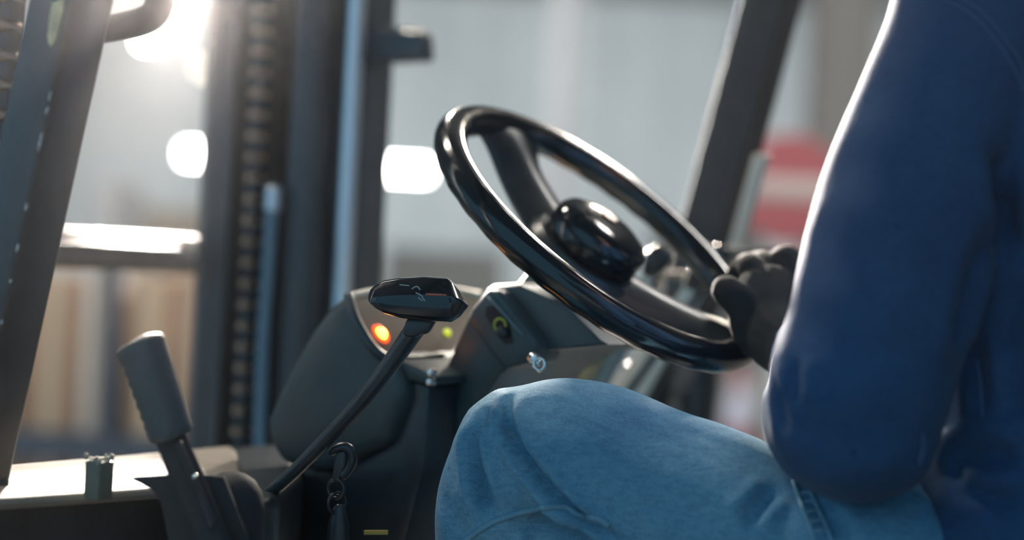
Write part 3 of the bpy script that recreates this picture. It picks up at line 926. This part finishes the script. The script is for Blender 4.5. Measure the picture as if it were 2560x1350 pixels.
elb.append(ellipsoid(P(2335, 1120, 1.485), RGT * 0.055, FWD * 0.05, UPV * 0.045))  # bulge added to block light leaking between arm and torso
shR = T(-0.73, VT + 0.19, EYE.z + 0.22)
elR = T(-0.62, VT + 0.30, EYE.z - 0.06)
wrR = T(-0.42, VT + 0.16, EYE.z - 0.05)
wheelR = W(48)
parts = [torso, limb(armU, 26), limb(armF, 24)] + elb + [tube([T(-0.74, VT - 0.10, EYE.z + 0.24), P(2500, 0, 1.42)], [0.07, 0.075], 20, 5),
         tube([shR, (shR + elR) / 2, elR], [0.072, 0.068, 0.062], 20, 6), tube([elR, (elR + wrR) / 2, wrR], [0.062, 0.052, 0.044], 20, 6)]
co, fc, no = union(parts, 0.0055, 6)
bvh = BVHTree.FromPolygons([V(c) for c in co], fc)
co = co + no * waves(co, 0.0022, 20, 5, (1, 1, 0.6))[:, None]
folds = [([(2225, 20), (2190, 90), (2160, 160), (2140, 250)], 0.012, 0.005),
         ([(2500, 380), (2495, 460), (2500, 540), (2510, 620)], 0.014, 0.012),
         ([(2480, 560), (2440, 680), (2410, 800), (2395, 900)], 0.008, 0.012),
         ([(2030, 560), (2100, 640), (2200, 700), (2300, 720)], 0.0028, 0.018),
         ([(2000, 780), (2060, 850), (2150, 900), (2260, 920)], 0.003, 0.018),
         ([(1985, 900), (1990, 960), (1985, 1010)], 0.006, 0.007),
         ([(1945, 960), (1950, 1020), (1965, 1080)], 0.005, 0.008),
         ([(2020, 1090), (2090, 1120), (2190, 1090), (2280, 1040)], 0.003, 0.014),
         ([(2080, 1000), (2150, 1030), (2240, 1010)], 0.003, 0.014),
         ([(2100, 380), (2180, 420), (2280, 470), (2370, 480)], 0.0025, 0.018),
         ([(2180, 210), (2260, 290), (2360, 340)], 0.002, 0.018),
         ([(2330, 1170), (2400, 1150), (2480, 1140), (2555, 1150)], 0.010, 0.010),
         ([(2340, 1180), (2400, 1215), (2480, 1240), (2550, 1260)], 0.009, 0.009),
         ([(2440, 860), (2455, 950), (2460, 1050)], 0.006, 0.008),
         ([(2555, 700), (2520, 800), (2500, 880)], 0.006, 0.012),
         ([(2555, 900), (2530, 980), (2540, 1060)], 0.006, 0.012)]
for pix, amp, w in folds:
    path = on_surface(bvh, pix)
    if len(path) > 1:
        co = fold(co, no, path, amp, w, 0.5)
bvh = BVHTree.FromPolygons([V(c) for c in co], fc)
jacket = mk('jacket', ([V(c) for c in co], fc), JACKET, per, angle=180, label='dark blue denim jacket')
for dx, dy in ((0, 0), (14, -16)):
    seam('armhole_seam', [(2345 + dx, -5 + dy), (2400 + dx, 18 + dy), (2450 + dx, 55 + dy), (2500 + dx, 115 + dy), (2540 + dx, 180 + dy), (2558, 230)], 0.0014, DTHREAD, jacket, bvh)
seam('elbow_seam', [(2308, 1085), (2306, 1120), (2300, 1158)], 0.0016, DTHREAD, jacket, bvh)
seam('body_seam', [(2444, 905), (2452, 960), (2456, 1040)], 0.0016, DTHREAD, jacket, bvh)
# cuff
mk('cuff', tube([P(2020, 915, 1.625), P(2014, 875, 1.672)], [0.0345, 0.0335], n=24, k=3, round_ends=False), JACKET, jacket, bevel=0.003)

# --- gloves
def hand_parts(secs):
    return [limb(s, n=14, k=5) for s in secs]
gl = [
    [(2010, 900, 1.640, 0.028), (1985, 880, 1.680, 0.030), (1945, 850, 1.710, 0.031), (1926, 815, 1.735, 0.031), (1922, 770, 1.755, 0.031), (1925, 725, 1.772, 0.028)],   # wrist and back of hand
    [(1890, 850, 1.728, 0.020), (1872, 800, 1.735, 0.021), (1868, 755, 1.748, 0.020), (1890, 720, 1.765, 0.020)],                           # ball of the thumb
    [(1965, 800, 1.745, 0.014), (1975, 740, 1.765, 0.016), (1970, 690, 1.785, 0.017)],                                                      # outer edge
    [(1868, 775, 1.740, 0.019), (1842, 748, 1.740, 0.0180), (1820, 728, 1.744, 0.0160), (1814, 722, 1.752, 0.0145)],                        # thumb over the rim
    [(1900, 720, 1.770, 0.0165), (1880, 672, 1.782, 0.0145), (1862, 664, 1.805, 0.0125), (1842, 690, 1.832, 0.0115), (1846, 730, 1.838, 0.010)],   # index
    [(1925, 715, 1.778, 0.0155), (1915, 668, 1.796, 0.0140), (1893, 656, 1.822, 0.0125), (1868, 680, 1.848, 0.0115), (1868, 722, 1.852, 0.010)],   # middle
    [(1950, 715, 1.782, 0.0150), (1955, 672, 1.805, 0.0135), (1930, 665, 1.832, 0.012), (1900, 690, 1.856, 0.011), (1895, 728, 1.860, 0.010)],     # ring
    [(1970, 720, 1.772, 0.0165), (1974, 672, 1.785, 0.0160), (1966, 648, 1.795, 0.0155), (1950, 655, 1.818, 0.0135), (1935, 690, 1.840, 0.010)],   # little finger, raised knuckle
]
co, fc, no = union(hand_parts(gl), 0.0024, 3)
co = co + no * waves(co, 0.0004, 160, 9)[:, None]
glove = mk('glove', ([V(c) for c in co], fc), KNIT, per, angle=180, label='black knit glove gripping the rim')
# far glove, resting on the side console lever knob
hr = wrR
g2 = [tube([hr - F * 0.01, hr + F * 0.05, hr + F * 0.09], [0.03, 0.032, 0.03], 16, 5, 0.75)]
for i, o_ in enumerate((-0.028, -0.010, 0.010, 0.027)):
    g2.append(tube([hr + F * 0.09 + R * o_, hr + F * 0.125 + R * o_ - U * 0.002, hr + F * 0.15 + R * o_ - U * 0.016, hr + F * 0.152 + R * o_ - U * 0.038], [0.011, 0.0105, 0.010, 0.009], 10, 4))
g2.append(tube([hr + F * 0.04 - R * 0.025, hr + F * 0.07 - R * 0.05 - U * 0.008, hr + F * 0.10 - R * 0.055 - U * 0.015], [0.014, 0.012, 0.010], 10, 4))
co, fc, no = union(g2, 0.0035, 3)
mk('glove', ([V(c) for c in co], fc), KNIT, per, angle=180)

# --- body under the clothes with head (above the frame)
hc = T(-0.70, VT, EYE.z + 0.52)
neck0 = T(-0.745, VT, EYE.z + 0.30)
bparts = [tube([neck0 - U * 0.06, neck0 + U * 0.05 + F * 0.01, hc - U * 0.06 - F * 0.01], [0.062, 0.058, 0.06], 20, 4),
          ellipsoid(hc + U * 0.02 - F * 0.012, F * 0.098, R * 0.077, U * 0.108), ellipsoid(hc - U * 0.055 + F * 0.03, F * 0.062, R * 0.056, U * 0.062),
          ellipsoid(hc - U * 0.012 + F * 0.092, F * 0.022, R * 0.013, U * 0.026), ellipsoid(hc - U * 0.062 + F * 0.085, F * 0.010, R * 0.024, U * 0.009),
          ellipsoid(hc - R * 0.078 - U * 0.01 - F * 0.01, F * 0.018, R * 0.008, U * 0.03), ellipsoid(hc + R * 0.078 - U * 0.01 - F * 0.01, F * 0.018, R * 0.008, U * 0.03),
          ellipsoid(T(-0.74, VT, EYE.z + 0.12), F * 0.11, R * 0.16, U * 0.20)]
co, fc, no = union(bparts, 0.005, 3)
bodyo = mk('body', ([V(c) for c in co], fc), SKIN, per, angle=180)
mk('hair', lathe(hc + U * 0.03 - F * 0.022, U, [(0.098, -0.05), (0.103, -0.02), (0.104, 0.02), (0.096, 0.058), (0.070, 0.086), (0.035, 0.099), (0.0, 0.103)], 32), HAIR, bodyo)
for s_ in (-1, 1):
    mk('eye', ellipsoid(hc + F * 0.084 + R * (0.031 * s_) + U * 0.012, F * 0.011, R * 0.013, U * 0.009, 12, 8), mat('eye_white', (0.7, 0.7, 0.68), 0.2), bodyo)
# --- boots
def boot(a):
    return mk('boot', union_mesh([tube([a + U * 0.05, a - U * 0.03], [0.058, 0.056], 18, 3), tube([a - U * 0.065 - F * 0.05, a - U * 0.07 + F * 0.06, a - U * 0.08 + F * 0.16], [0.045, 0.045, 0.036], 18, 5, 0.9)]), RUBBER, per)
def union_mesh(p):
    c, f, n = union(p, 0.006, 3)
    return [V(x) for x in c], f
ankL = P(1205, 2330, 1.59)
for a in (ankL, ankR):
    a = V(a)
    a.z = ZF + 0.118
    boot(a)

# ================================================================== WAREHOUSE BACKGROUND
LAMPW = mat('lit_tube', (1, 1, 1), 0.4, emit=(1.0, 0.99, 0.95), estr=26)
LAMPY = mat('lit_warm_tube', (1, 0.9, 0.7), 0.4, emit=(1.0, 0.84, 0.58), estr=3.2)
HOUSE = mat('lamp_housing', (0.55, 0.55, 0.55), 0.5)
def pendant(label, px, py, z, length, ang, hgt=0.16, mtl=LAMPW, grp='suspended hall lamps'):
    c = P(px, py, z)
    t = thing('pendant_lamp', label, 'lamp', c, grp)
    d = V((math.cos(ang), math.sin(ang), 0))
    s = V((-d.y, d.x, 0))
    mk('diffuser', beam(c - d * length / 2, c + d * length / 2, s, U, 0.07, hgt / 2), mtl, t, bevel=0.03)
    mk('housing', beam(c - d * (length / 2 + 0.03) + U * (hgt / 2 + 0.03), c + d * (length / 2 + 0.03) + U * (hgt / 2 + 0.03), s, U, 0.08, 0.03), HOUSE, t, bevel=0.01)
    for k_ in (-0.35, 0.35):
        a = c + d * (length * k_) + U * (hgt / 2 + 0.06)
        b = V((a.x, a.y, 7.2))
        mk('hanger', beam(a, b, s, d, 0.006, 0.006), HOUSE, t)
    return t
pendant('bright white hall lamp right of the mast, beside the steering wheel rim', 1015, 424, 30, 0.75, 0.0, 0.22)
pendant('bright white hall lamp at the left edge of the mast, above the cross member', 500, 386, 30, 0.55, 0.0, 0.22)
pendant('white hall lamp high up below the grab handle', 385, 92, 14, 0.45, 2.0, 0.10)
pendant('small warm hall lamp beside the mast below the grab handle lamp', 520, 172, 22, 0.22, 0.0, 0.12, LAMPY)

# pallet rack with cartons, seen left of the mast
CART = [mat('carton_a', (0.33, 0.20, 0.125), 0.8, var=0.12, vscale=4), mat('carton_b', (0.39, 0.255, 0.16), 0.8, var=0.12, vscale=4), mat('carton_c', (0.30, 0.195, 0.135), 0.8, var=0.12, vscale=4)]
WRAP = mat('white_wrap', (0.62, 0.58, 0.55), 0.45, var=0.1, vscale=5)
RACKM = mat('rack_paint', (0.03, 0.05, 0.08), 0.45)
rz = 6.4
rk = thing('pallet_rack', 'dark pallet rack holding cartons beyond the mast', 'rack', V((P(280, 700, rz).x, rz, 0)))
xs = [P(280, 700, rz).x, P(-260, 700, rz).x, P(820, 700, rz).x]
for x in xs:
    for dy in (0.0, 0.9):
        mk('rack_upright', beam(V((x, rz + dy, 0)), V((x - 0.0, rz + dy, 1.57)), V((1, 0, 0)), V((0, 1, 0)), 0.03, 0.035), RACKM, rk)
for zz in (0.42, 0.85):
    for dy in (0.0, 0.9):
        mk('rack_beam', beam(V((min(xs) - 0.03, rz + dy, zz - 0.04)), V((max(xs) + 0.03, rz + dy, zz - 0.04)), V((0, 1, 0)), U, 0.025, 0.04), RACKM, rk)
    mk('shelf_deck', box(V(((min(xs) + max(xs)) / 2, rz + 0.45, zz + 0.01)), V(((max(xs) - min(xs)) / 2, 0, 0)), V((0, 0.45, 0)), V((0, 0, 0.01))), RACKM, rk)

def carton(label, px0, px1, ytop, ybot, z, depth, mtl, grp=None):
    a, b = P(px0, ybot, z), P(px1, ybot, z)
    zt = P((px0 + px1) / 2, ytop, z).z
    zb = 0.87 if ybot is None else P((px0 + px1) / 2, ybot, z).z
    c = V(((a.x + b.x) / 2, z + depth / 2, (zt + zb) / 2))
    t = thing('carton', label, 'box', V((c.x, c.y, zb)), grp)
    hx, hz = (b.x - a.x) / 2, (zt - zb) / 2
    mk('carton_body', box(c, V((hx, 0, 0)), V((0, depth / 2, 0)), V((0, 0, hz))), mtl, t, bevel=0.006)
    mk('tape', box(c, V((0.025, 0, 0)), V((0, depth / 2 + 0.001, 0)), V((0, 0, hz + 0.001))), mat('tape', (0.5, 0.40, 0.28), 0.4), t)
    return t
yb = 675 + (EYE.z - 0.871) / 6.45 * FPX
carton('brown carton on the rack shelf beside the near pillar', 40, 185, 690, yb + 50, 6.45, 0.6, CART[0])
wr = carton('pale wrapped carton on the rack between brown cartons', 190, 262, 680, yb + 50, 6.45, 0.6, WRAP)
carton('tan carton on the rack between its dark upright and the mast', 305, 400, 690, yb + 45, 6.45, 0.6, CART[1])
carton('brown carton on the rack half hidden by the mast edge', 408, 540, 700, yb + 40, 6.45, 0.6, CART[2])
carton('brown carton on the rack seen left of the near pillar', -170, 30, 680, yb + 62, 6.45, 0.6, CART[1])

# far wrapped pallets, doors and columns that give the soft vertical tones
def block(name, label, cat, px0, px1, ytop, z, depth, mtl, parts=True, z0=0.0):
    a, b = P(px0, 675, z), P(px1, 675, z)
    zt = P((px0 + px1) / 2, ytop, z).z
    c = V(((a.x + b.x) / 2, z + depth / 2, (z0 + zt) / 2))
    t = thing(name, label, cat, V((c.x, c.y, 0)))
    hx = (b.x - a.x) / 2
    return t, c, hx, (zt - z0) / 2
def wrapped(label, px0, px1, ytop, z, mtl):
    t, c, hx, hz = block('wrapped_pallet', label, 'pallet', px0, px1, ytop, z, 1.0, mtl, z0=0.14)
    mk('load', box(c, V((hx, 0, 0)), V((0, 0.5, 0)), V((0, 0, hz))), mtl, t, bevel=0.04, seg=3)
    for k_ in (-0.8, 0, 0.8):
        mk('pallet_bearer', box(V((c.x + hx * k_, c.y, 0.055)), V((0.05, 0, 0)), V((0, 0.5, 0)), V((0, 0, 0.055))), CART[1], t)
    mk('pallet_deck', box(V((c.x, c.y, 0.125)), V((hx, 0, 0)), V((0, 0.5, 0)), V((0, 0, 0.014))), CART[1], t)
wrapped('tall pale wrapped pallet standing between the near pillar and the mast', 214, 282, 452, 12.0, mat('wrap_white', (0.42, 0.43, 0.45), 0.4, var=0.05))
wrapped('beige wrapped pallet beyond the cross member', 300, 560, 520, 17.0, mat('wrap_beige', (0.50, 0.42, 0.33), 0.6, var=0.1))
wrapped('grey wrapped pallet low behind the steering wheel', 960, 1260, 620, 20.0, mat('wrap_grey', (0.42, 0.43, 0.42), 0.6, var=0.1))
wrapped('dark wrapped pallet behind the far pillar', 1640, 1900, 560, 19.0, mat('wrap_dark', (0.28, 0.28, 0.28), 0.6, var=0.1))
def column(label, px0, px1, z, mtl):
    t, c, hx, hz = block('steel_column', label, 'column', px0, px1, -900, z, 0.3, mtl)
    top_ = 7.2
    for s_ in (-1, 1):
        mk('flange', box(V((c.x + hx * s_, c.y, top_ / 2)), V((0.015, 0, 0)), V((0, 0.15, 0)), V((0, 0, top_ / 2))), mtl, t)
    mk('web', box(V((c.x, c.y, top_ / 2)), V((hx, 0, 0)), V((0, 0.012, 0)), V((0, 0, top_ / 2))), mtl, t)
    mk('base_plate', box(V((c.x, c.y, 0.012)), V((hx + 0.08, 0, 0)), V((0, 0.2, 0)), V((0, 0, 0.012))), mtl, t)
column('grey steel column behind the sign and the driver', 2010, 2160, 16.0, mat('column_grey', (0.33, 0.32, 0.30), 0.6))
column('pale steel column seen through the steering wheel', 1350, 1420, 27.0, mat('column_pale', (0.50, 0.50, 0.50), 0.6))

# no-entry sign on a post
RED = mat('sign_red', (0.27, 0.070, 0.080), 0.45)
SWHITE = mat('sign_white', (0.37, 0.31, 0.30), 0.45)
sz_ = 8.6
scn = P(1972, 472, sz_)
sg = thing('no_entry_sign', 'round red sign with a white bar on a post beside the far pillar', 'sign', V((scn.x, scn.y + 0.04, 0)))
mk('disc', lathe(scn, -FWD, [(0.0, -0.006), (0.262, -0.006), (0.268, 0.0), (0.262, 0.006), (0.0, 0.006)], 48), RED, sg)
mk('bar', box(scn - FWD * 0.008 + U * 0.0, V((0.20, 0, 0)), V((0, 0.003, 0)), V((0, 0, 0.055))), SWHITE, sg, bevel=0.002)
mk('post', tube([V((scn.x, scn.y + 0.035, 0.0)), V((scn.x, scn.y + 0.035, scn.z + 0.2))], 0.03, n=16, k=1, round_ends=False), HOUSE, sg)
# traffic cone
tcz = 11.5
tcx = P(1845, 1000, tcz).x
cn = thing('traffic_cone', 'tall red traffic cone with white bands beyond the driver\'s lap', 'cone', V((tcx, tcz, 0)))
def cone_r(z):
    return 0.20 - (0.20 - 0.035) * (z - 0.04) / 0.96
for z0, z1, mt_ in ((0.04, 0.60, RED), (0.60, 0.86, mat('band_white', (0.55, 0.58, 0.70), 0.4)), (0.86, 1.0, mat('cone_top', (0.55, 0.30, 0.30), 0.5))):
    mk('cone_body' if mt_ is RED else 'reflective_band', lathe(V((tcx, tcz, 0)), U, [(0.0, z0), (cone_r(z0), z0), (cone_r(z1), z1), (0.0, z1)], 28), mt_, cn)
mk('cone_foot', box(V((tcx, tcz, 0.02)), V((0.25, 0, 0)), V((0, 0.25, 0)), V((0, 0, 0.02))), RUBBER, cn, bevel=0.01)

# ================================================================== HAZE
hz_m = bpy.data.materials.new('glare_haze')  # scattering volume added to imitate a lens-flare glow
hz_m.use_nodes = True
nt = hz_m.node_tree
nt.nodes.remove(nt.nodes['Principled BSDF'])
vs_ = nt.nodes.new('ShaderNodeVolumeScatter')
vs_.inputs['Density'].default_value = 0.0028
vs_.inputs['Anisotropy'].default_value = 0.956
vs_.inputs['Color'].default_value = (1, 1, 1, 1)
nt.links.new(vs_.outputs[0], nt.nodes['Material Output'].inputs['Volume'])
hz_o = mk('glare_haze', box(V((0, 0.3, 1.85)), V((1.9, 0, 0)), V((0, 1.75, 0)), V((0, 0, 1.5))), hz_m)
hz_o['kind'] = 'stuff'
hz_o['label'] = 'thin scattering volume added for the veiling glare at top left'
hz_o['category'] = 'haze'
